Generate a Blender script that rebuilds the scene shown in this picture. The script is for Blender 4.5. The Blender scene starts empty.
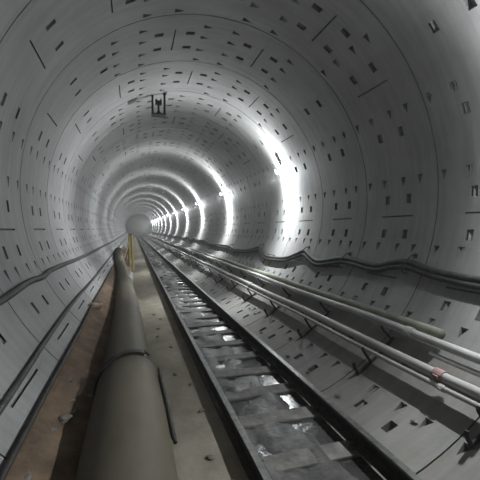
import bpy, bmesh, math, random
from mathutils import Vector, Matrix, noise
random.seed(7)
S = bpy.context.scene
COL = S.collection
PI = math.pi
R0 = 2.7                      # inner radius of the lining, axis along +Y at x=0, z=2.7
CZ = 2.7
SEAM0, PITCH = 3.72, 1.5      # ring joints
FAR = 76.0

# ------------------------------------------------------------------ materials
def new_mat(name):
    m = bpy.data.materials.new(name); m.use_nodes = True
    nt = m.node_tree
    b = nt.nodes['Principled BSDF']
    return m, nt, b
def N(nt, kind, **kw):
    n = nt.nodes.new(kind)
    for k, v in kw.items():
        if hasattr(n, k): setattr(n, k, v)
        else: n.inputs[k].default_value = v
    return n
def L(nt, a, b): nt.links.new(a, b)
def ramp(nt, src, stops):
    r = nt.nodes.new('ShaderNodeValToRGB')
    e = r.color_ramp.elements
    while len(e) < len(stops): e.new(0.5)
    for q, (p, c) in zip(e, stops):
        q.position = p; q.color = (c[0], c[1], c[2], 1)
    L(nt, src, r.inputs['Fac'])
    return r.outputs['Color']
def mixc(nt, fac, a, b, mode='MIX'):
    m = nt.nodes.new('ShaderNodeMix'); m.data_type = 'RGBA'; m.blend_type = mode
    def put(sock, v):
        if hasattr(v, 'is_linked') or hasattr(v, 'links'): L(nt, v, sock)
        elif isinstance(v, (int, float)): sock.default_value = v
        else: sock.default_value = (v[0], v[1], v[2], 1)
    put(m.inputs[0], fac); put(m.inputs[6], a); put(m.inputs[7], b)
    return m.outputs[2]
def noise_mat(name, c1, c2, scale=6.0, rough=0.8, metal=0.0, bump=0.2, stretch=(1, 1, 1), detail=6, bscale=40.0, spec=0.3):
    m, nt, b = new_mat(name)
    tc = N(nt, 'ShaderNodeTexCoord')
    mp = N(nt, 'ShaderNodeMapping'); mp.inputs['Scale'].default_value = stretch
    L(nt, tc.outputs['Object'], mp.inputs['Vector'])
    n = N(nt, 'ShaderNodeTexNoise', Scale=scale, Detail=detail, Roughness=0.6)
    L(nt, mp.outputs['Vector'], n.inputs['Vector'])
    col = ramp(nt, n.outputs['Fac'], [(0.32, c1), (0.68, c2)])
    L(nt, col, b.inputs['Base Color'])
    b.inputs['Roughness'].default_value = rough
    b.inputs['Metallic'].default_value = metal
    b.inputs['Specular IOR Level'].default_value = spec
    if bump:
        n2 = N(nt, 'ShaderNodeTexNoise', Scale=bscale, Detail=4)
        L(nt, tc.outputs['Object'], n2.inputs['Vector'])
        bp = N(nt, 'ShaderNodeBump', Strength=bump, Distance=0.01)
        L(nt, n2.outputs['Fac'], bp.inputs['Height']); L(nt, bp.outputs['Normal'], b.inputs['Normal'])
    return m
def concrete(name, c1, c2, dirt, dirt_amt):
    m, nt, b = new_mat(name)
    tc = N(nt, 'ShaderNodeTexCoord')
    # broad blotches
    n1 = N(nt, 'ShaderNodeTexNoise', Scale=0.9, Detail=8, Roughness=0.62)
    L(nt, tc.outputs['Object'], n1.inputs['Vector'])
    base = ramp(nt, n1.outputs['Fac'], [(0.3, c1), (0.7, c2)])
    # ring to ring tone of the cast segments
    sp = N(nt, 'ShaderNodeSeparateXYZ'); L(nt, tc.outputs['Object'], sp.inputs[0])
    sub = N(nt, 'ShaderNodeMath', operation='SUBTRACT'); L(nt, sp.outputs['Y'], sub.inputs[0]); sub.inputs[1].default_value = SEAM0
    dv = N(nt, 'ShaderNodeMath', operation='DIVIDE'); L(nt, sub.outputs[0], dv.inputs[0]); dv.inputs[1].default_value = PITCH
    fl = N(nt, 'ShaderNodeMath', operation='FLOOR'); L(nt, dv.outputs[0], fl.inputs[0])
    wn = N(nt, 'ShaderNodeTexWhiteNoise'); wn.noise_dimensions = '1D'; L(nt, fl.outputs[0], wn.inputs['W'])
    tone = ramp(nt, wn.outputs['Value'], [(0.0, (0.86,) * 3), (1.0, (1.0,) * 3)])
    col = mixc(nt, 1.0, base, tone, 'MULTIPLY')
    # thin streaks running round the ring (form marks, leaks)
    mp = N(nt, 'ShaderNodeMapping'); mp.inputs['Scale'].default_value = (0.5, 7.0, 0.5)
    L(nt, tc.outputs['Object'], mp.inputs['Vector'])
    n2 = N(nt, 'ShaderNodeTexNoise', Scale=1.6, Detail=5, Roughness=0.6); L(nt, mp.outputs['Vector'], n2.inputs['Vector'])
    st = ramp(nt, n2.outputs['Fac'], [(0.35, (0.82, 0.82, 0.83)), (0.6, (1, 1, 1))])
    col = mixc(nt, 1.0, col, st, 'MULTIPLY')
    # dirt stains
    n3 = N(nt, 'ShaderNodeTexNoise', Scale=2.3, Detail=8, Roughness=0.7); L(nt, tc.outputs['Object'], n3.inputs['Vector'])
    f = ramp(nt, n3.outputs['Fac'], [(0.5, (0, 0, 0)), (0.72, (dirt_amt,) * 3)])
    col = mixc(nt, f, col, dirt)
    L(nt, col, b.inputs['Base Color'])
    b.inputs['Roughness'].default_value = 0.62
    b.inputs['Specular IOR Level'].default_value = 0.35
    n4 = N(nt, 'ShaderNodeTexNoise', Scale=28, Detail=5); L(nt, tc.outputs['Object'], n4.inputs['Vector'])
    bp = N(nt, 'ShaderNodeBump', Strength=0.18, Distance=0.01)
    L(nt, n4.outputs['Fac'], bp.inputs['Height']); L(nt, bp.outputs['Normal'], b.inputs['Normal'])
    return m
M = {}
M['wall'] = concrete('lining_concrete', (0.23, 0.227, 0.223), (0.32, 0.316, 0.31), (0.2, 0.2, 0.19), 0.35)
M['invert'] = concrete('invert_concrete', (0.21, 0.202, 0.19), (0.29, 0.28, 0.263), (0.22, 0.19, 0.15), 0.55)
M['pocket'] = noise_mat('shaded_pocket_concrete', (0.12, 0.12, 0.118), (0.2, 0.2, 0.197), 12, 0.9)  # pocket sides: darker copy of the concrete, recess shade put into the colour
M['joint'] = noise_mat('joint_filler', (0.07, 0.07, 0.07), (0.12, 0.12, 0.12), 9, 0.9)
M['screed'] = noise_mat('dusty_screed', (0.2, 0.18, 0.14), (0.31, 0.28, 0.225), 3.0, 0.85, bump=0.5, bscale=18)
M['mud'] = noise_mat('dried_mud', (0.075, 0.053, 0.037), (0.185, 0.125, 0.08), 5.0, 0.85, bump=0.7, bscale=14)
M['bed'] = noise_mat('wet_track_bed', (0.03, 0.029, 0.028), (0.105, 0.10, 0.095), 7.0, 0.42, bump=0.8, bscale=16)
M['water'] = noise_mat('puddle_water', (0.035, 0.035, 0.033), (0.06, 0.058, 0.055), 3.0, 0.16, bump=0.5, bscale=16, spec=0.9)
M['rust'] = noise_mat('rail_side_steel', (0.02, 0.019, 0.017), (0.05, 0.045, 0.04), 10, 0.6, 0.2)
M['railtop'] = noise_mat('rail_running_top', (0.09, 0.09, 0.088), (0.2, 0.2, 0.195), 20, 0.4, 0.8, bump=0.05)
M['sleeper'] = noise_mat('muddy_sleeper', (0.06, 0.057, 0.053), (0.2, 0.19, 0.175), 6, 0.6, bump=0.6, bscale=22)
M['clip'] = noise_mat('clip_steel', (0.06, 0.055, 0.05), (0.13, 0.12, 0.1), 14, 0.6, 0.4)
M['duct'] = noise_mat('duct_skin', (0.08, 0.069, 0.048), (0.13, 0.114, 0.083), 2.2, 0.6, bump=0.25, stretch=(1, 0.35, 1), bscale=12)
M['strap'] = noise_mat('black_strap', (0.02, 0.02, 0.018), (0.045, 0.042, 0.04), 9, 0.6)
M['cable'] = noise_mat('cable_sheath', (0.03, 0.03, 0.028), (0.065, 0.065, 0.06), 8, 0.6)
M['pipe'] = noise_mat('grey_pipe', (0.32, 0.31, 0.30), (0.48, 0.465, 0.45), 5, 0.42, 0.1, bump=0.1, stretch=(1, 0.3, 1))
M['pipe_green'] = noise_mat('olive_hose', (0.15, 0.155, 0.12), (0.24, 0.24, 0.19), 5, 0.6)
M['red'] = noise_mat('pink_coupling', (0.26, 0.16, 0.155), (0.36, 0.24, 0.23), 9, 0.55)
M['black'] = noise_mat('black_steel', (0.018, 0.018, 0.019), (0.045, 0.044, 0.043), 12, 0.6, 0.2)
M['yellow'] = noise_mat('yellow_paint', (0.34, 0.26, 0.09), (0.46, 0.37, 0.15), 5, 0.55)
M['brown'] = noise_mat('brown_board', (0.12, 0.07, 0.04), (0.22, 0.14, 0.08), 6, 0.8)
M['tan'] = noise_mat('tan_board', (0.36, 0.28, 0.19), (0.5, 0.41, 0.3), 6, 0.8)
M['stone'] = noise_mat('grit', (0.10, 0.095, 0.085), (0.24, 0.22, 0.2), 9, 0.9, bump=0.5)
M['plug'] = noise_mat('pale_plug', (0.26, 0.26, 0.255), (0.34, 0.34, 0.33), 1.0, 0.8)
M['housing'] = noise_mat('lamp_housing', (0.5, 0.5, 0.5), (0.62, 0.62, 0.62), 9, 0.5)
m, nt, b = new_mat('lamp_lens')
b.inputs['Base Color'].default_value = (0.9, 0.95, 1, 1)
b.inputs['Emission Color'].default_value = (0.86, 0.95, 1.0, 1); b.inputs['Emission Strength'].default_value = 14
M['lens'] = m

# ------------------------------------------------------------------ helpers
def link(name, me, mats, parent=None, loc=None):
    o = bpy.data.objects.new(name, me); COL.objects.link(o)
    for mm in (mats if isinstance(mats, (list, tuple)) else [mats]): me.materials.append(mm)
    if parent: o.parent = parent
    if loc is not None: o.location = loc
    return o
def obj(name, bm, mat, parent=None, loc=None, smooth=False):
    bmesh.ops.recalc_face_normals(bm, faces=bm.faces)
    me = bpy.data.meshes.new(name)
    if smooth:
        for f in bm.faces: f.smooth = True
    bm.to_mesh(me); bm.free()
    return link(name, me, mat, parent, loc)
def tag(o, label, cat, group=None, kind=None):
    o['label'] = label; o['category'] = cat
    if group: o['group'] = group
    if kind: o['kind'] = kind
    return o
def struct(o):
    o['kind'] = 'structure'; return o
def empty(name, loc):
    o = bpy.data.objects.new(name, None); COL.objects.link(o); o.location = loc; o.empty_display_size = 0.1
    return o
def box(bm, c, d, rot=None, bev=0.0):
    r = bmesh.ops.create_cube(bm, size=1.0)
    vs = r['verts']
    bmesh.ops.scale(bm, vec=d, verts=vs)
    if bev:
        es = list({e for v in vs for e in v.link_edges})
        rb = bmesh.ops.bevel(bm, geom=es, offset=bev, segments=2, profile=0.7, affect='EDGES')
        vs = list({v for f in rb['faces'] for v in f.verts} | {v for v in vs if v.is_valid})
    if rot is not None: bmesh.ops.rotate(bm, cent=(0, 0, 0), matrix=rot, verts=vs)
    bmesh.ops.translate(bm, vec=c, verts=vs)
    return vs
def tube(bm, pts, r, seg=10, caps=True):
    pts = [Vector(p) for p in pts]
    rings = []
    up = Vector((0, 0, 1))
    for i, p in enumerate(pts):
        a = pts[max(i - 1, 0)]; c = pts[min(i + 1, len(pts) - 1)]
        t = (c - a).normalized()
        u = up if abs(t.dot(up)) < 0.95 else Vector((1, 0, 0))
        x = t.cross(u).normalized(); y = x.cross(t).normalized()
        rr = r[i] if isinstance(r, (list, tuple)) else r
        rings.append([bm.verts.new(p + rr * (math.cos(2 * PI * k / seg) * x + math.sin(2 * PI * k / seg) * y)) for k in range(seg)])
    for a, c in zip(rings, rings[1:]):
        for k in range(seg):
            bm.faces.new((a[k], a[(k + 1) % seg], c[(k + 1) % seg], c[k]))
    if caps:
        bm.faces.new(rings[0][::-1]); bm.faces.new(rings[-1])
def prism(bm, prof, y0, y1, n=1):
    """profile in (x,z) swept along Y, closed"""
    rows = []
    for i in range(n + 1):
        y = y0 + (y1 - y0) * i / n
        rows.append([bm.verts.new((x, y, z)) for x, z in prof])
    k = len(prof)
    for a, c in zip(rows, rows[1:]):
        for i in range(k): bm.faces.new((a[i], a[(i + 1) % k], c[(i + 1) % k], c[i]))
    bm.faces.new(rows[0]); bm.faces.new(rows[-1][::-1])
def polar(ang, r, y):
    a = math.radians(ang)
    return Vector((r * math.cos(a), y, CZ + r * math.sin(a)))
def spline(P, n=6):
    P = [Vector(p) for p in P]; out = []
    for i in range(len(P) - 1):
        p0 = P[max(i - 1, 0)]; p1 = P[i]; p2 = P[i + 1]; p3 = P[min(i + 2, len(P) - 1)]
        for k in range(n):
            t = k / n
            out.append(0.5 * ((2 * p1) + (p2 - p0) * t + (2 * p0 - 5 * p1 + 4 * p2 - p3) * t * t + (3 * p1 - p0 - 3 * p2 + p3) * t ** 3))
    out.append(P[-1]); return out
ORD = ['first', 'second', 'third', 'fourth', 'fifth', 'sixth', 'seventh', 'eighth', 'ninth', 'tenth', 'eleventh', 'twelfth',
       'thirteenth', 'fourteenth', 'fifteenth', 'sixteenth', 'seventeenth', 'eighteenth', 'nineteenth', 'twentieth']

# ------------------------------------------------------------------ tunnel lining: cast rings with seams, joint slots, bolt pockets
PA = 1.5      # half height of a pocket, degrees
PS = 0.047     # half length of a pocket along the tunnel
S4 = (0.31, 0.63, 1.05, 1.41)      # distance past the ring seam
S2 = (0.53, 0.98)
DASH = (0.42, 1.08)
def module(c, w=(11.0, 5.5)):
    return [(c + w[0], 4), (c + w[1], 2), (c, 0), (c - w[1], 2), (c - w[0], 4)]
RIGHT = [(4.2, 4), (-1.4, 2), (-7.0, 0), (-12.9, 2), (-17.6, 4), (-27.5, 0), (-32.6, 2), (-38.1, 4)]
FLOOR = [(-50.5, 2), (-61.0, 4), (-66, 2), (-78, 2), (-102, 2), (-112, 2), (-118, 4), (-124, 0)]
LEFT = [(-140.3, 0), (-149, 2), (-158, 4), (-163.2, 2), (-168.6, 0), (-174.5, 2), (-180.6, 4)]
def lining(name, a0, a1, rows_fn, mat, PS=PS, flip=False):
    verts, faces, mi = [], [], []
    def V(a, y, r):
        p = polar(a, r, y); verts.append((p.x, p.y, p.z)); return len(verts) - 1
    k0, k1 = -8, int((FAR - SEAM0) / PITCH) + 1
    shared = {}
    for k in range(k0, k1 + 1):
        y0 = SEAM0 + k * PITCH
        far = y0 > 40
        rows = [q for q in rows_fn(k) if a0 + 2.2 < q[0] < a1 - 2.2]
        if far or (y0 > 13 and name == 'ceiling'): rows = [q for q in rows if q[1] != 4]
        A = {a0, a1}
        for a, t in rows:
            h = PA if t else 0.22
            A |= {round(a - h, 3), round(a + h, 3)}
        step = 3.0
        n = int(round((a1 - a0) / step))
        for i in range(1, n):
            v = round(a0 + (a1 - a0) * i / n, 3)
            if all(abs(v - q) > 0.5 for q in A) and all(abs(v - q[0]) > PA for q in rows): A.add(v)
        A = sorted(A)
        Sx = {0.0, 0.014, PITCH}
        kinds = {t for _, t in rows}
        if 4 in kinds:
            for s in S4: Sx |= {round(s - PS, 3), round(s + PS, 3)}
        if 2 in kinds:
            for s in S2: Sx |= {round(s - PS, 3), round(s + PS, 3)}
        if 0 in kinds: Sx |= set(DASH)
        Sx = sorted(Sx)
        na, ns = len(A) - 1, len(Sx) - 1
        dep = {}
        for i in range(na):
            am = (A[i] + A[i + 1]) / 2
            row = None
            for a, t in rows:
                if abs(am - a) < (PA if t else 0.22): row = (a, t)
            for j in range(ns):
                sm = (Sx[j] + Sx[j + 1]) / 2
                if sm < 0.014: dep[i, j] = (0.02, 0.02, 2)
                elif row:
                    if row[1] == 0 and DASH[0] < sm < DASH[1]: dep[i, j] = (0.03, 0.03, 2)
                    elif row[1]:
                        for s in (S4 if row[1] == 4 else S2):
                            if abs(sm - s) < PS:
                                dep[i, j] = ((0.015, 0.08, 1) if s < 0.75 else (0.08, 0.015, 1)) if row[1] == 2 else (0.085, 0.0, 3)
        for i in range(na):
            for j in range(ns):
                d = dep.get((i, j))
                ya, yb = y0 + Sx[j], y0 + Sx[j + 1]
                if d is None:
                    q = []
                    for (ii, jj) in ((i, j), (i + 1, j), (i + 1, j + 1), (i, j + 1)):
                        key = (k, ii, jj)
                        if key not in shared: shared[key] = V(A[ii], y0 + Sx[jj], R0)
                        q.append(shared[key])
                    faces.append(q); mi.append(0)
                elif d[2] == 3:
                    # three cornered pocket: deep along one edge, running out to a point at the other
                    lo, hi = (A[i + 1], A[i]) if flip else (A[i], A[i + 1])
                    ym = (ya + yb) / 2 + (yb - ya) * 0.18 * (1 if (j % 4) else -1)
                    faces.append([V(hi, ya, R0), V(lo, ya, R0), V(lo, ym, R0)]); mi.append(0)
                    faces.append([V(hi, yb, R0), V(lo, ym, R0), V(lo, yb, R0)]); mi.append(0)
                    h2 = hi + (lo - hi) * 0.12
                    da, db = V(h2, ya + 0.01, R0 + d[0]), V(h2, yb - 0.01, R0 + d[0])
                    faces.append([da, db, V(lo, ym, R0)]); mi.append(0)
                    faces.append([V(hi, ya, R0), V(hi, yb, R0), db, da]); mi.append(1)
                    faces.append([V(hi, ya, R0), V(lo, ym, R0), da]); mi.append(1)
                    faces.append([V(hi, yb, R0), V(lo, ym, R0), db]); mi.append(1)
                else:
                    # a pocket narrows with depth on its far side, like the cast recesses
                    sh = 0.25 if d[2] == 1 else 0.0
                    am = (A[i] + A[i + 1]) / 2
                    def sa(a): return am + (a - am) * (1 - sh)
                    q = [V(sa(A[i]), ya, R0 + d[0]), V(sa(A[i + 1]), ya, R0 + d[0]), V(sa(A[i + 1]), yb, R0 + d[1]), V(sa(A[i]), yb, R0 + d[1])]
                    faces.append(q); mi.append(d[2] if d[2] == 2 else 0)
                    def wall(aa, ys, ab, ye, dd, de):
                        t = [V(aa, ys, R0), V(ab, ye, R0), V(sa(ab), ye, R0 + de), V(sa(aa), ys, R0 + dd)]
                        faces.append(t); mi.append(d[2])
                    same = lambda o: o is not None and o[2] == d[2] == 2
                    if not same(dep.get((i, j - 1))): wall(A[i], ya, A[i + 1], ya, d[0], d[0])
                    if not same(dep.get((i, j + 1))): wall(A[i], yb, A[i + 1], yb, d[1], d[1])
                    if not same(dep.get((i - 1, j))): wall(A[i], ya, A[i], yb, d[0], d[1])
                    if not same(dep.get((i + 1, j))): wall(A[i + 1], ya, A[i + 1], yb, d[0], d[1])
        shared.clear()
    me = bpy.data.meshes.new(name)
    me.from_pydata(verts, [], faces)
    bm = bmesh.new(); bm.from_mesh(me)
    # faces look to the tunnel axis
    for f, x in zip(bm.faces, mi):
        c = f.calc_center_median(); f.material_index = x
        f.smooth = (x == 0)
        if f.normal.dot(Vector((-c.x, 0, CZ - c.z))) < 0 and x == 0: f.normal_flip()
    bm.to_mesh(me); bm.free()
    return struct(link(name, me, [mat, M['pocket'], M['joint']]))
lining('wall_right', -45, 45, lambda k: RIGHT + [(36 - (k % 2) * 9, 0), (20, 2), (26 , 4) , (41.5, 2)] , M['wall'])
lining('ceiling', 45, 135, lambda k: [(c + (8 if k % 2 else -3), t) for c, t in
       [(52, 4), (57.5, 2), (63, 0), (68.5, 2), (74, 4), (84, 4), (89.5, 2), (95, 0), (100.5, 2), (106, 4), (116, 4), (121.5, 2), (127, 0)]], M['wall'])
lining('wall_left', 135, 225, lambda k: [(a + 360, t) for a, t in LEFT] + [(148 + (k % 2) * 7, 0), (141.5, 2), (162, 2), (168, 4)], M['wall'], PS=0.036, flip=True)
lining('floor', -135, -45, lambda k: FLOOR, M['invert'])
# plugged far end
bm = bmesh.new()
bmesh.ops.create_circle(bm, cap_ends=True, segments=96, radius=R0 + 0.1)
bmesh.ops.rotate(bm, cent=(0, 0, 0), matrix=Matrix.Rotation(PI / 2, 3, 'X'), verts=bm.verts)
o = struct(obj('wall_far', bm, M['plug'], loc=(0, FAR + 0.5, CZ)))

# ------------------------------------------------------------------ floor fill: screed beside the pipe, wet bed between the rails
def strip(name, prof, mat, y0, y1, n, jit, kind='structure'):
    """open profile (x,z) lofted along Y with small random relief, closed down by a skirt on the lining"""
    bm = bmesh.new(); rows = []
    for i in range(n + 1):
        t = i / n
        y = y0 + (y1 - y0) * (t ** 1.7)
        rows.append([bm.verts.new((x, y, z + (noise.noise((x * 4.5, y * 3.2, 3.1)) * 1.5 + noise.noise((x * 14, y * 11, 7.7)) * 0.45) * jz)) for (x, z), (jx, jz) in zip(prof, jit)])
    for a, c in zip(rows, rows[1:]):
        for i in range(len(prof) - 1): bm.faces.new((a[i], c[i], c[i + 1], a[i + 1]))
    o = obj(name, bm, mat, smooth=True); o['kind'] = kind
    return o
def inv(x): return CZ - math.sqrt(R0 * R0 - x * x)
TB = 0.30      # level of the wet bed
px = [-1.34, -1.2, -1.05, -0.9, -0.75, -0.62, -0.52, -0.45, -0.40]
pz = [inv(-1.34) - 0.03, 0.345, 0.385, 0.405, 0.415, 0.422, 0.424, 0.41, TB - 0.06]
strip('trim_screed', list(zip(px, pz)), M['screed'], -7, FAR, 130, [(0, 0)] + [(0.01, 0.006)] * 6 + [(0.006, 0.008)] * 2)
bx = [-0.42 + 0.84 * i / 14 for i in range(15)] + [0.50, 0.58]
bz = [0.414 if x < 0.05 else 0.414 - (x - 0.05) * 0.24 for x in bx[:15]] + [0.20, inv(0.58) - 0.02]
strip('trim_track_bed', list(zip(bx, bz)), M['bed'], -7, FAR, 420, [(0, 0.008)] + [(0.01, 0.04)] * 13 + [(0.01, 0.008)] * 3)
# shallow water standing in the bed
bm = bmesh.new()
box(bm, (0, (FAR - 7) / 2, 0.401 - 0.02), (0.78, FAR + 7, 0.04))
tag(obj('puddle_water', bm, M['water']), 'shallow wet puddles shining between the two rails', 'water', kind='stuff')
# muddy ledge between the left wall and the pipe
def ledge_w(x, y): return 0
bm = bmesh.new(); rows = []
xs = [-2.02, -1.955, -1.88, -1.8, -1.72, -1.64, -1.56, -1.48, -1.40]
zs = [0.875, 0.862, 0.815, 0.76, 0.725, 0.69, 0.655, 0.60, 0.38]
for i in range(221):
    y = -6 + (34) * (i / 220) ** 1.25
    lift = max(0.0, y - 9) * 0.012
    rows.append([bm.verts.new((x + random.uniform(-.015, .015) * (0 < q), y, z + (0 if q < 2 else 0.035 * noise.noise((x * 5, y * 3, 1.3)) + 0.014 * noise.noise((x * 15, y * 11, 4.3))))) for q, (x, z) in enumerate(zip(xs, zs))])
for a, c in zip(rows, rows[1:]):
    for i in range(len(xs) - 1): bm.faces.new((a[i], c[i], c[i + 1], a[i + 1]))
tag(obj('mud_ledge', bm, M['mud'], smooth=True), 'reddish brown dried mud ledge between left wall and big pipe', 'mud', kind='stuff')

bm = bmesh.new(); tube(bm, [(-1.945 + 0.006 * math.sin(i * 1.3), -5 + i * 0.9, 0.888 + 0.004 * math.sin(i * 2.1)) for i in range(36)], 0.02, 8)  # thin tube added to draw the dark gap between ledge and wall
tag(obj('cable', bm, M['strap'], smooth=True), 'black strip added as the dark gap along the edge of the mud ledge at the left wall', 'cable', 'cables on the left wall')

# ------------------------------------------------------------------ rails
RX = (-0.478, 0.437)
RB, RT = 0.43, 0.571
def rail_profile():
    h = RT - RB
    half = [(0.057, 0), (0.057, 0.010), (0.012, 0.024), (0.0075, 0.034), (0.0075, 0.098), (0.014, 0.106), (0.034, 0.112), (0.035, 0.134), (0.028, h)]
    return half + [(-x, z) for x, z in reversed(half)]
for x, nm, lb in ((RX[0], 'rail', 'dark steel rail on the left, beside the dusty screed strip'), (RX[1], 'rail', 'right hand steel rail with a bright worn top edge, nearer the pipe bundle')):
    t = empty(nm, (x, 0, RB)); tag(t, lb, 'rail', 'rails of the narrow track')
    bm = bmesh.new(); prism(bm, rail_profile(), -6, FAR, 1)
    obj('rail_body', bm, M['rust'], t)
    bm = bmesh.new(); h = RT - RB
    prism(bm, [(-0.027, h - 0.002), (0.027, h - 0.002), (0.026, h + 0.0025), (-0.026, h + 0.0025)], -6, FAR, 1)
    obj('running_surface', bm, M['railtop'], t)['label'] = 'worn shiny top of the rail'

# ------------------------------------------------------------------ sleepers
def copy_tree(o, parent=None):
    c = o.copy(); COL.objects.link(c); c.parent = parent
    for ch in list(o.children): copy_tree(ch, c)
    return c
def make_sleeper(full):
    t = empty('sleeper', (0, 0, 0))
    bm = bmesh.new()
    box(bm, (0.005, 0, 0.065), (0.985, 0.19, 0.13), bev=0.012)
    for v in bm.verts: v.co += Vector((random.uniform(-.006, .006), random.uniform(-.008, .008), random.uniform(-.004, .0)))
    obj('sleeper_block', bm, M['sleeper'], t)
    if full:
        for x in RX:
            for s in (-1, 1):
                if x * s > 0: continue
                bm = bmesh.new()
                box(bm, (x + s * 0.075, 0, 0.138), (0.05, 0.08, 0.016), bev=0.003)
                box(bm, (x + s * 0.055, 0, 0.153), (0.035, 0.05, 0.012), bev=0.003)
                cl = obj('rail_clip', bm, M['clip'], t)
                bm = bmesh.new(); tube(bm, [(x + s * 0.085, 0, 0.146), (x + s * 0.085, 0, 0.175)], 0.012, 6)
                obj('bolt', bm, M['clip'], cl)
    return t
proto = make_sleeper(True); protof = make_sleeper(False)
ys = []
y = 1.15
while y < FAR - 1:
    ys.append(y); y += 0.56 + random.uniform(-.05, .05)
for i, y in enumerate(ys):
    fl = y < 16
    if i == 0: t = proto
    elif fl: t = copy_tree(proto)
    elif ys[i - 1] < 16: t = protof
    else: t = copy_tree(protof)
    t.location = (0, y, RB - 0.132); t.rotation_euler.z = random.uniform(-.06, .06) if fl else 0
    if i < 20: lb = 'muddy grey sleeper under the rails, %s counted from the bottom of the view' % ORD[i]
    else: lb = 'small distant muddy sleeper under the rails, far down the track'
    tag(t, lb, 'sleeper', 'sleepers under the rails' if i < 20 else 'distant sleepers down the track')

# ------------------------------------------------------------------ big pipe on the left of the track
PR = 0.25
def seat(x, R): return CZ - math.sqrt((R0 - R) ** 2 - x * x)
cam_x = -1.2893
t = empty('duct_pipe', (0, 0, 0))
tag(t, 'big olive grey pipe with black straps lying left of the track', 'pipe')
path = [(-1.36, 3.2), (-1.375, 5.0), (-1.41, 7.0), (-1.48, 9.0), (-1.61, 11.8), (-1.76, 14.2), (-1.87, 16.0), (-1.955, 17.5)]
bm = bmesh.new()
def prad(y): return PR if y < 4.5 else max(0.165, PR - (y - 4.5) * 0.011)
tube(bm, spline([(x, y, seat(x, prad(y)) + 0.012) for x, y in path], 6), [prad(p.y) for p in spline([(x, y, 0) for x, y in path], 6)], 40)
obj('pipe_run', bm, M['duct'], t, smooth=True)
# fatter sleeve nearest the viewer
bm = bmesh.new()
zc = seat(-1.335, 0.285) + 0.006
n = 40
yy = [-5.5, 0, 1.2, 1.8, 2.3, 2.75, 3.1, 3.36, 3.46, 3.5]
rr = [0.285, 0.285, 0.288, 0.283, 0.288, 0.286, 0.285, 0.282, 0.272, 0.253]
rows = []
for y, r in zip(yy, rr):
    rows.append([bm.verts.new((-1.335 + r * math.cos(2 * PI * q / n), y, zc + r * math.sin(2 * PI * q / n) * (1 + 0.0 * q))) for q in range(n)])
for a, c in zip(rows, rows[1:]):
    for q in range(n): bm.faces.new((a[q], a[(q + 1) % n], c[(q + 1) % n], c[q]))
bm.faces.new(rows[0]); bm.faces.new(rows[-1])
obj('sleeve', bm, M['duct'], t, smooth=True)['label'] = 'fatter near sleeve of the pipe'
def band(bm, cx, cy, cz, r, a0, a1, w, th, n=28, skew=0.0):
    rows = []
    for i in range(n + 1):
        a = math.radians(a0 + (a1 - a0) * i / n)
        e = (r, r + th)
        yy = cy + skew * (i / n - 0.5)
        rows.append([bm.verts.new((cx + q * math.cos(a), yy + s * w / 2, cz + q * math.sin(a))) for q, s in ((e[0], -1), (e[1], -1), (e[1], 1), (e[0], 1))])
    for a, c in zip(rows, rows[1:]):
        for q in range(4): bm.faces.new((a[q], a[(q + 1) % 4], c[(q + 1) % 4], c[q]))
    bm.faces.new(rows[0]); bm.faces.new(rows[-1])
bm = bmesh.new(); band(bm, -1.335, 3.40, zc, 0.272, 205, 60, 0.075, 0.032, skew=0.22)
tube(bm, spline([(-1.335 + 0.298 * math.cos(math.radians(60)), 3.50, zc + 0.298 * math.sin(math.radians(60))), (-1.175, 3.54, zc + 0.262), (-1.155, 3.46, zc + 0.25)], 4), 0.014, 8)
obj('strap', bm, M['strap'], t)['label'] = 'black strap round the near sleeve'
ex = path[-1]
bm = bmesh.new(); band(bm, ex[0], ex[1] - 0.02, seat(ex[0], 0.165) + 0.02, 0.160, 0, 360, 0.16, 0.024, n=40)
obj('end_collar', bm, M['strap'], t)['label'] = 'black collar at the far end'
# black tube laid along the right side of the near sleeve
bm = bmesh.new()
def rimp(y, a, r): return (-1.335 + (r - 0.015) * math.cos(math.radians(a)), y, zc + (r - 0.015) * math.sin(math.radians(a)))
tube(bm, spline([rimp(3.34, 28, 0.325), rimp(3.1, 24, 0.32), rimp(2.75, 17, 0.322), rimp(2.42, 12, 0.32), rimp(2.3, 9, 0.325)], 5), [0.013] * 3 + [0.019] * 15 + [0.014] * 3, 8)
tag(obj('hose', bm, M['strap'], smooth=True), 'short black tube resting against the right side of the big pipe', 'hose')

# ------------------------------------------------------------------ cables on the walls
def wall_path(pts, dr=0.0, da=0.0):
    return spline([polar(a + da, r + dr, y) for y, a, r in pts], 5)
peak = [(-4.0, -25, 2.62), (-2.2, -23, 2.62), (-0.6, -26.5, 2.62), (0.8, -23, 2.62), (2.0, -24.2, 2.62), (2.87, -24.6, 2.62), (3.19, -24.4, 2.62), (3.57, -23.7, 2.62), (3.94, -22.2, 2.62), (4.25, -23.2, 2.62), (4.61, -25.0, 2.62), (5.45, -24.0, 2.62),
        (6.23, -27.0, 2.62), (6.65, -25.5, 2.62), (7.02, -23.1, 2.62), (7.35, -25.5, 2.62), (7.86, -28.5, 2.62), (8.93, -29.4, 2.62), (9.4, -27, 2.62), (9.85, -24.3, 2.62), (10.3, -26, 2.62), (10.9, -27.8, 2.62),
        (12.2, -29.2, 2.62), (13.0, -27.6, 2.62), (14.3, -27.4, 2.62), (16.5, -28.6, 2.62), (18.0, -25.8, 2.62)]
y = 19.5
while y < FAR - 1:
    peak += [(y, -26.2 - random.uniform(0, 1.6), 2.62), (y + 1.5, -24.8, 2.62)]; y += 3.0
bm = bmesh.new(); tube(bm, wall_path(peak), 0.042, 10)
tag(obj('cable', bm, M['cable'], smooth=True), 'upper thick dark cable sagging in waves along the right wall', 'cable', 'cables on the right wall')
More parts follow.
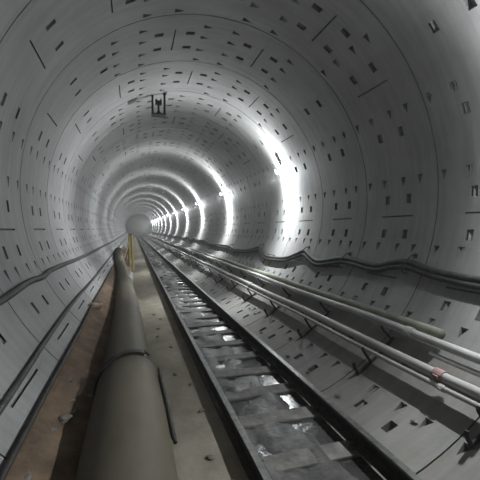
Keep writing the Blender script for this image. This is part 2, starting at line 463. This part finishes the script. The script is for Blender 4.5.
low = [(y, a - (1.5 if a > -24.5 else 1.15) - random.uniform(0, .5), r + 0.012) for y, a, r in peak]
bm = bmesh.new(); tube(bm, wall_path(low), 0.040, 10)
tag(obj('cable', bm, M['cable'], smooth=True), 'lower thick dark cable hanging just under its twin on right wall', 'cable', 'cables on the right wall')
# hooks that carry them
hk = [(0.8, -23.0), (3.94, -22.2), (5.45, -24.0), (7.02, -23.1), (9.85, -24.3), (13.0, -27.6), (18.0, -25.8)]
for i, (y, a) in enumerate(hk):
    t = empty('cable_hook', polar(a, R0, y))
    pts = [polar(a + 2.6, R0 + 0.01, y), polar(a + 2.2, 2.63, y), polar(a - 1.0, 2.565, y), polar(a - 3.2, 2.56, y), polar(a - 3.9, 2.60, y), polar(a - 3.4, 2.66, y)]
    base = Vector(polar(a, R0, y))
    bm = bmesh.new(); tube(bm, [p - base for p in spline(pts, 4)], 0.009, 6)
    obj('hook_rod', bm, M['black'], t)
    bm = bmesh.new(); p = polar(a + 2.6, R0 - 0.006, y) - base
    box(bm, p, (0.014, 0.06, 0.06), rot=Matrix.Rotation(-math.radians(a + 2.6), 3, 'Y'))
    obj('anchor_plate', bm, M['black'], t)
    tag(t, 'small steel hook holding the wavy cables, %s along the right wall' % (['nearest (off the frame edge)'] + ['%s in view' % q for q in ORD])[i], 'hook', 'cable hooks on the right wall')
lp = [(-4, -154.6, 2.66), (0, -154.0, 2.66), (1.8, -154.6, 2.66), (3.41, -154.2, 2.66), (4.4, -155.0, 2.66), (5.0, -154.5, 2.66), (5.5, -155.2, 2.66), (6.7, -154.8, 2.66), (8.1, -154.2, 2.66), (11, -153.6, 2.66), (15, -153.4, 2.66), (23, -152.7, 2.66), (40, -153, 2.66), (FAR, -153, 2.66)]
bm = bmesh.new(); tube(bm, wall_path(lp), 0.036, 10)
tag(obj('cable', bm, M['cable'], smooth=True), 'upper dark cable running along the left wall', 'cable', 'cables on the left wall')
lp = [(-4, -142.0, 2.672), (1, -141.9, 2.672), (2.45, -141.6, 2.672), (4.05, -142.6, 2.672), (5.7, -143.1, 2.672), (8.4, -142.6, 2.672), (14, -142.8, 2.672), (30, -142.5, 2.672), (FAR, -142.5, 2.672)]
bm = bmesh.new(); tube(bm, wall_path(lp), 0.024, 8)
tag(obj('cable', bm, M['cable'], smooth=True), 'thin lower cable on left wall just above the mud ledge', 'cable', 'cables on the left wall')

# ------------------------------------------------------------------ pipe bundle on the right
def run(name, x, z, r, y0, y1, mat, label, wob=0.012, cat='pipe', ends=(), joints=()):
    t = empty(name, (x, 0, z)); tag(t, label, cat, 'pipes along the right of the track' if cat == 'pipe' else None)
    P = []; y = y0; k = 0
    while y < y1:
        P.append((math.sin(k * 1.7 + x * 9) * wob, y, math.cos(k * 2.3 + z * 5) * wob)); y += 1.5 if y < 20 else 6; k += 1
    P.append((0, y1, 0))
    bm = bmesh.new(); tube(bm, spline(P, 3), r, 14)
    obj('pipe_run', bm, mat, t, smooth=True)
    for (y, w, mm, lb) in joints:
        q = min(P, key=lambda p: abs(p[1] - y))
        # linear place on the run
        a = [p for p in P if p[1] <= y][-1]; c = [p for p in P if p[1] > y][0]; f = (y - a[1]) / (c[1] - a[1])
        cx, cz = a[0] + (c[0] - a[0]) * f, a[2] + (c[2] - a[2]) * f
        bm = bmesh.new(); tube(bm, [(cx, y - w / 2, cz), (cx, y + w / 2, cz)], r * 1.28, 14)
        for s in (-1, 1): box(bm, (cx + s * r * 1.3, y, cz), (r * 0.5, w * 0.6, r * 0.6), bev=0.002)
        j = obj('coupling', bm, mm, t)
        if lb: j['label'] = lb
    return t
run('pipe', 1.800, 0.965, 0.048, -5, FAR, M['pipe'], 'upper light grey pipe of the bundle beside the right wall', joints=[(3.25, 0.10, M['pipe'], None), (9.2, 0.12, M['pipe'], None)])
run('pipe', 1.572, 0.752, 0.050, -5, FAR, M['pipe'], 'middle light grey pipe of the bundle, with a pinkish coupling', joints=[(2.60, 0.11, M['red'], 'pinkish red coupling'), (8.2, 0.12, M['pipe'], None)])
run('pipe', 1.500, 0.672, 0.027, -5, FAR, M['pipe'], 'thin lowest pipe tucked under the middle pipe on the right', wob=0.010, joints=[(2.52, 0.07, M['pipe'], None)])
run('pipe', 1.752, 0.838, 0.028, -5, 2.9, M['pipe'], 'short thin pipe starting between upper and middle pipes at right edge', wob=0.004)
run('pipe', 1.925, 1.020, 0.060, 2.92, FAR, M['pipe_green'], 'olive green hose ending behind the upper grey pipe', wob=0.010)
# hook brackets
def make_bracket():
    t = empty('pipe_bracket', (0, 0, 0))
    bm = bmesh.new()
    A = [-45.5 - 14.3 * i / 10 for i in range(11)]
    rows = []
    for a in A:
        rows.append([bm.verts.new(polar(a, r, s)) for r, s in ((2.668, -0.016), (2.688, -0.016), (2.688, 0.016), (2.668, 0.016))])
    for a, c in zip(rows, rows[1:]):
        for q in range(4): bm.faces.new((a[q], a[(q + 1) % 4], c[(q + 1) % 4], c[q]))
    bm.faces.new(rows[0]); bm.faces.new(rows[-1])
    obj('bar', bm, M['black'], t)
    for a in (-48.5, -57.0):
        bm = bmesh.new(); tube(bm, [polar(a, 2.66, 0), polar(a, R0 + 0.02, 0)], 0.014, 8)
        obj('anchor', bm, M['black'], t)
    for a, r1, w in ((-46.2, 2.44, 0.017), (-54.9, 2.45, 0.019), (-59.6, 2.53, 0.020)):
        bm = bmesh.new()
        tube(bm, spline([polar(a, 2.685, 0), polar(a, r1 + 0.04, 0), polar(a + 0.5, r1, 0)], 4), w, 8)
        obj('hook', bm, M['black'], t)
    return t
bproto = make_bracket()
for i in range(18):
    t = bproto if i == 0 else copy_tree(bproto)
    t.location = (0, 3.6 + 1.5 * i, 0) if i < 17 else (0, 2.1, 0)
    if i < 17: lb = 'black steel hook bracket under the right hand pipes, %s in view from the camera' % ORD[i]
    else: lb = 'black steel hook bracket under the pipes at the right frame edge'
    tag(t, lb, 'bracket', 'hook brackets under the pipe bundle')

# ------------------------------------------------------------------ lamps along the right wall
LY0, LSP, LANG = 8.38, 6.0, 23.5
POWER = 880.0
def light_data():
    l = bpy.data.lights.new('lamp_light', 'POINT'); l.energy = POWER; l.shadow_soft_size = 0.035; l.color = (0.93, 0.985, 1.0)
    l.use_nodes = True
    nt = l.node_tree
    em = [n for n in nt.nodes if n.type == 'EMISSION'][0]
    tc = nt.nodes.new('ShaderNodeTexCoord'); sp = nt.nodes.new('ShaderNodeSeparateXYZ')
    nt.links.new(tc.outputs['Normal'], sp.inputs[0])
    def mth(op, a, b=None):
        m = nt.nodes.new('ShaderNodeMath'); m.operation = op
        for i, v in enumerate((a, b)):
            if v is None: continue
            if isinstance(v, (int, float)): m.inputs[i].default_value = v
            else: nt.links.new(v, m.inputs[i])
        return m.outputs[0]
    cx = mth('SUBTRACT', 1.0, mth('MAXIMUM', sp.outputs['X'], 0.0))
    cx = mth('MULTIPLY', mth('MULTIPLY', cx, cx), 0.24)
    qa = mth('DIVIDE', mth('MAXIMUM', sp.outputs['Y'], 0.0), mth('ADD', cx, 0.20))
    qb = mth('DIVIDE', mth('MINIMUM', sp.outputs['Y'], 0.0), mth('ADD', cx, 0.34))
    q = mth('ADD', qa, qb)
    q = mth('MULTIPLY', q, q); q = mth('MULTIPLY', q, -1.0); q = mth('EXPONENT', q)
    wide = mth('MAXIMUM', sp.outputs['X'], 0.0); wide = mth('POWER', wide, 1.5)
    q = mth('MULTIPLY', q, mth('ADD', mth('MULTIPLY', sp.outputs['Z'], 0.2), 0.8)); wide = mth('MULTIPLY', wide, 0.26)
    q = mth('ADD', q, wide); q = mth('ADD', q, 0.012)
    nt.links.new(q, em.inputs['Strength'])
    return l
LD = light_data()
def make_lamp():
    """local frame: x points from the wall to the axis, y along the tunnel"""
    t = empty('wall_lamp', (0, 0, 0))
    bm = bmesh.new(); box(bm, (0.006, 0, 0), (0.012, 0.07, 0.10), bev=0.004)
    tube(bm, [(0.01, 0, 0), (0.17, 0, 0.0)], 0.010, 8); obj('bracket', bm, M['housing'], t)
    bm = bmesh.new()
    box(bm, (0.185, 0, 0.0), (0.06, 0.08, 0.10), bev=0.012)
    for q in (-0.03, -0.005, 0.02): box(bm, (0.217, 0, q), (0.012, 0.07, 0.008))
    h = obj('housing', bm, M['housing'], t)
    bm = bmesh.new(); tube(bm, [(0.185, 0, 0.048), (0.19, 0, 0.066), (0.20, 0, 0.08)], [0.036, 0.036, 0.022], 14); obj('glowing_lens', bm, M['lens'], h, smooth=True)
    lo = bpy.data.objects.new('lamp_light', LD); COL.objects.link(lo); lo.parent = t; lo.location = (0.30, 0, 0.17)
    return t
lproto = make_lamp()
a = math.radians(LANG)
order = list(range(0, 12)) + [-1, -2]  # farthest lamp is added beyond the row to brighten the far wall
for i, k in enumerate(order):
    t = lproto if i == 0 else copy_tree(lproto)
    t.location = polar(LANG, R0, LY0 + LSP * k)
    t.rotation_euler = (0, PI - a, 0) if False else (0, 0, 0)
    # x axis to the tunnel axis
    xa = Vector((-math.cos(a), 0, -math.sin(a))); ya = Vector((0, 1, 0)); za = xa.cross(ya)
    t.rotation_euler = Matrix((xa, ya, za)).transposed().to_euler()
    if k >= 0: lb = 'white glowing floodlight on the right wall, %s in view from the camera' % ORD[k]
    else: lb = 'white floodlight on the right wall beside the camera' if k == -1 else 'white floodlight on the right wall behind the camera'
    if k == -1:
        dim = LD.copy(); dim.energy = POWER * 0.5      # dimmed to keep the near floor and frame edge darker
        for ch in t.children:
            if ch.type == 'LIGHT': ch.data = dim
    tag(t, lb, 'lamp', 'lamps along the right wall')

# ------------------------------------------------------------------ survey cradle hanging from the crown
t = empty('survey_cradle', (-0.685, 8.35, 4.81)); tag(t, 'black U shaped steel cradle hanging from the tunnel crown', 'hanging frame')
for x, top in ((-0.137, 0.50), (0.137, 0.55)):
    bm = bmesh.new(); box(bm, (x, 0, top / 2), (0.045, 0.05, top)); obj('hanger', bm, M['black'], t)
    
bm = bmesh.new(); box(bm, (0, 0, 0.012), (0.32, 0.26, 0.024), bev=0.003); obj('bottom_plate', bm, M['black'], t)
for x, top in ((-0.137, 0.49), (0.137, 0.535)):
    bm = bmesh.new(); box(bm, (x + 0.01, 0, top), (0.085, 0.16, 0.02), bev=0.003); obj('top_flange', bm, M['black'], t)
t = empty('survey_target', (-0.685, 8.35, 4.834)); tag(t, 'dark survey target with pyramid foot standing inside the hanging cradle', 'instrument')
bm = bmesh.new()
bmesh.ops.create_cone(bm, cap_ends=True, segments=4, radius1=0.10, radius2=0.03, depth=0.09, matrix=Matrix.Translation((0, 0, 0.045)) @ Matrix.Rotation(PI / 4, 4, 'Z'))
obj('foot', bm, M['black'], t)
bm = bmesh.new(); tube(bm, [(0, 0, 0.08), (0, 0, 0.24)], 0.022, 10); obj('stem', bm, M['black'], t)
bm = bmesh.new(); box(bm, (0, 0, 0.275), (0.15, 0.08, 0.10), bev=0.02)
for s in (-1, 1): box(bm, (s * 0.055, 0, 0.335), (0.04, 0.06, 0.03), bev=0.006)
obj('target_head', bm, M['black'], t)

# ------------------------------------------------------------------ yellow folding stand far down by the pipe
t = empty('folding_stand', (-1.38, 15.7, 0.40)); tag(t, 'tall narrow yellow folding stand beside the far end of the pipe', 'stand')
z0 = 0.40
for s in (-1, 1):
    bm = bmesh.new(); tube(bm, [(0.02 + s * 0.07, -0.05, -0.05), (0.0 + s * 0.045, 0.1, 1.52)], 0.05, 8); obj('post', bm, M['yellow'], t)
for i in range(5):
    bm = bmesh.new(); z = 0.2 + i * 0.28; box(bm, (0.018 - 0.0, -0.03 + z * 0.09, z), (0.13, 0.04, 0.05), bev=0.004)
    obj('rung', bm, M['yellow'], t)
for s in (-1, 1):
    bm = bmesh.new(); tube(bm, [(-0.36, 0.28 * s + 0.1, 0.28), (-0.03, 0.06 * s + 0.1, 1.30)], 0.035, 8); obj('brace_leg', bm, M['tan'], t)
bm = bmesh.new(); box(bm, (-0.17, 0.1, 0.62), (0.03, 0.34, 0.5), rot=Matrix.Rotation(math.radians(17), 3, 'Y'), bev=0.004); 
bmesh.ops.translate(bm, vec=(0.02, 0, 0.05), verts=bm.verts)
obj('board', bm, M['brown'], t)
bm = bmesh.new(); box(bm, (0, 0.1, 1.54), (0.17, 0.12, 0.08), bev=0.01); obj('top_cap', bm, M['pipe_green'], t)

# ------------------------------------------------------------------ loose bits
def lump(name, p, s, mat, label, cat, group=None, seed=0):
    rnd = random.Random(seed)
    bm = bmesh.new(); bmesh.ops.create_icosphere(bm, subdivisions=2, radius=1.0)
    for v in bm.verts: v.co *= 1 + rnd.uniform(-.25, .2)
    bmesh.ops.scale(bm, vec=s, verts=bm.verts)
    bmesh.ops.rotate(bm, cent=(0, 0, 0), matrix=Matrix.Rotation(rnd.uniform(0, 3), 3, 'Z'), verts=bm.verts)
    o = obj(name, bm, mat, loc=p); return tag(o, label, cat, group)
lump('debris_lump', (-1.93, 6.3, 0.86), (0.07, 0.17, 0.07), M['tan'], 'crumpled tan lump on the edge of the mud ledge by left wall', 'debris', seed=3)
rnd = random.Random(11)
for i in range(16):
    y = 1.7 + i * 0.125 + rnd.uniform(-.1, .1); x = rnd.uniform(-1.88, -1.68)
    q = rnd.uniform(0.02, 0.045)
    lump('stone_lump', (x, y, 0.80 - (x + 1.88) * 0.72 + q * 0.5), (q * 1.4, q * 1.1, q * 0.7), M['stone'], 'dark grey stone lump on the near end of the mud ledge', 'debris', 'stones on the mud ledge', seed=80 + i)
rnd = random.Random(5)
for i in range(9):
    y = 2.5 + i * 0.62 + rnd.uniform(-.2, .2); x = rnd.uniform(-0.95, -0.66)
    lump('grit_chip', (x, y, 0.413 + (x + 0.8) * 0.06 + 0.006), (0.035, 0.022, 0.014), M['stone'], 'small dark chip of grit on the dusty strip left of the rails', 'debris', 'grit chips on the dusty strip', seed=i)
for i in range(8):
    y = 2.7 + i * 0.7 + rnd.uniform(-.2, .2); x = rnd.uniform(0.95, 1.3)
    lump('grit_chip', (x, y, inv(x) + 0.01), (0.035, 0.028, 0.018), M['stone'], 'small dark chip of grit on the floor right of the rails', 'debris', 'grit chips right of the rails', seed=40 + i)

# ------------------------------------------------------------------ world and camera
w = bpy.data.worlds.new('world'); S.world = w; w.use_nodes = True
bg = w.node_tree.nodes['Background']; bg.inputs['Color'].default_value = (0.6, 0.65, 0.7, 1); bg.inputs['Strength'].default_value = 0.06
# thin dusty haze in the tunnel air
wt = w.node_tree; vo = wt.nodes.new('ShaderNodeVolumeScatter')
vo.inputs['Color'].default_value = (0.92, 0.92, 0.91, 1); vo.inputs['Density'].default_value = 0.0045; vo.inputs['Anisotropy'].default_value = 0.2
wt.links.new(vo.outputs[0], wt.nodes['World Output'].inputs['Volume'])
cd = bpy.data.cameras.new('camera'); cam = bpy.data.objects.new('camera', cd); COL.objects.link(cam)
cd.sensor_width = 36; cd.sensor_fit = 'HORIZONTAL'; cd.lens = 36 * 345.96 / 480; cd.clip_start = 0.05; cd.clip_end = 300
cam.location = (-1.2893, 0, 2.171)
cam.rotation_euler = (PI / 2 - 0.0315, 0, -0.3009)
S.camera = cam
vs = S.view_settings
vs.view_transform = 'Standard'; vs.look = 'None'; vs.gamma = 1; vs.use_curve_mapping = False; vs.exposure = 0.08
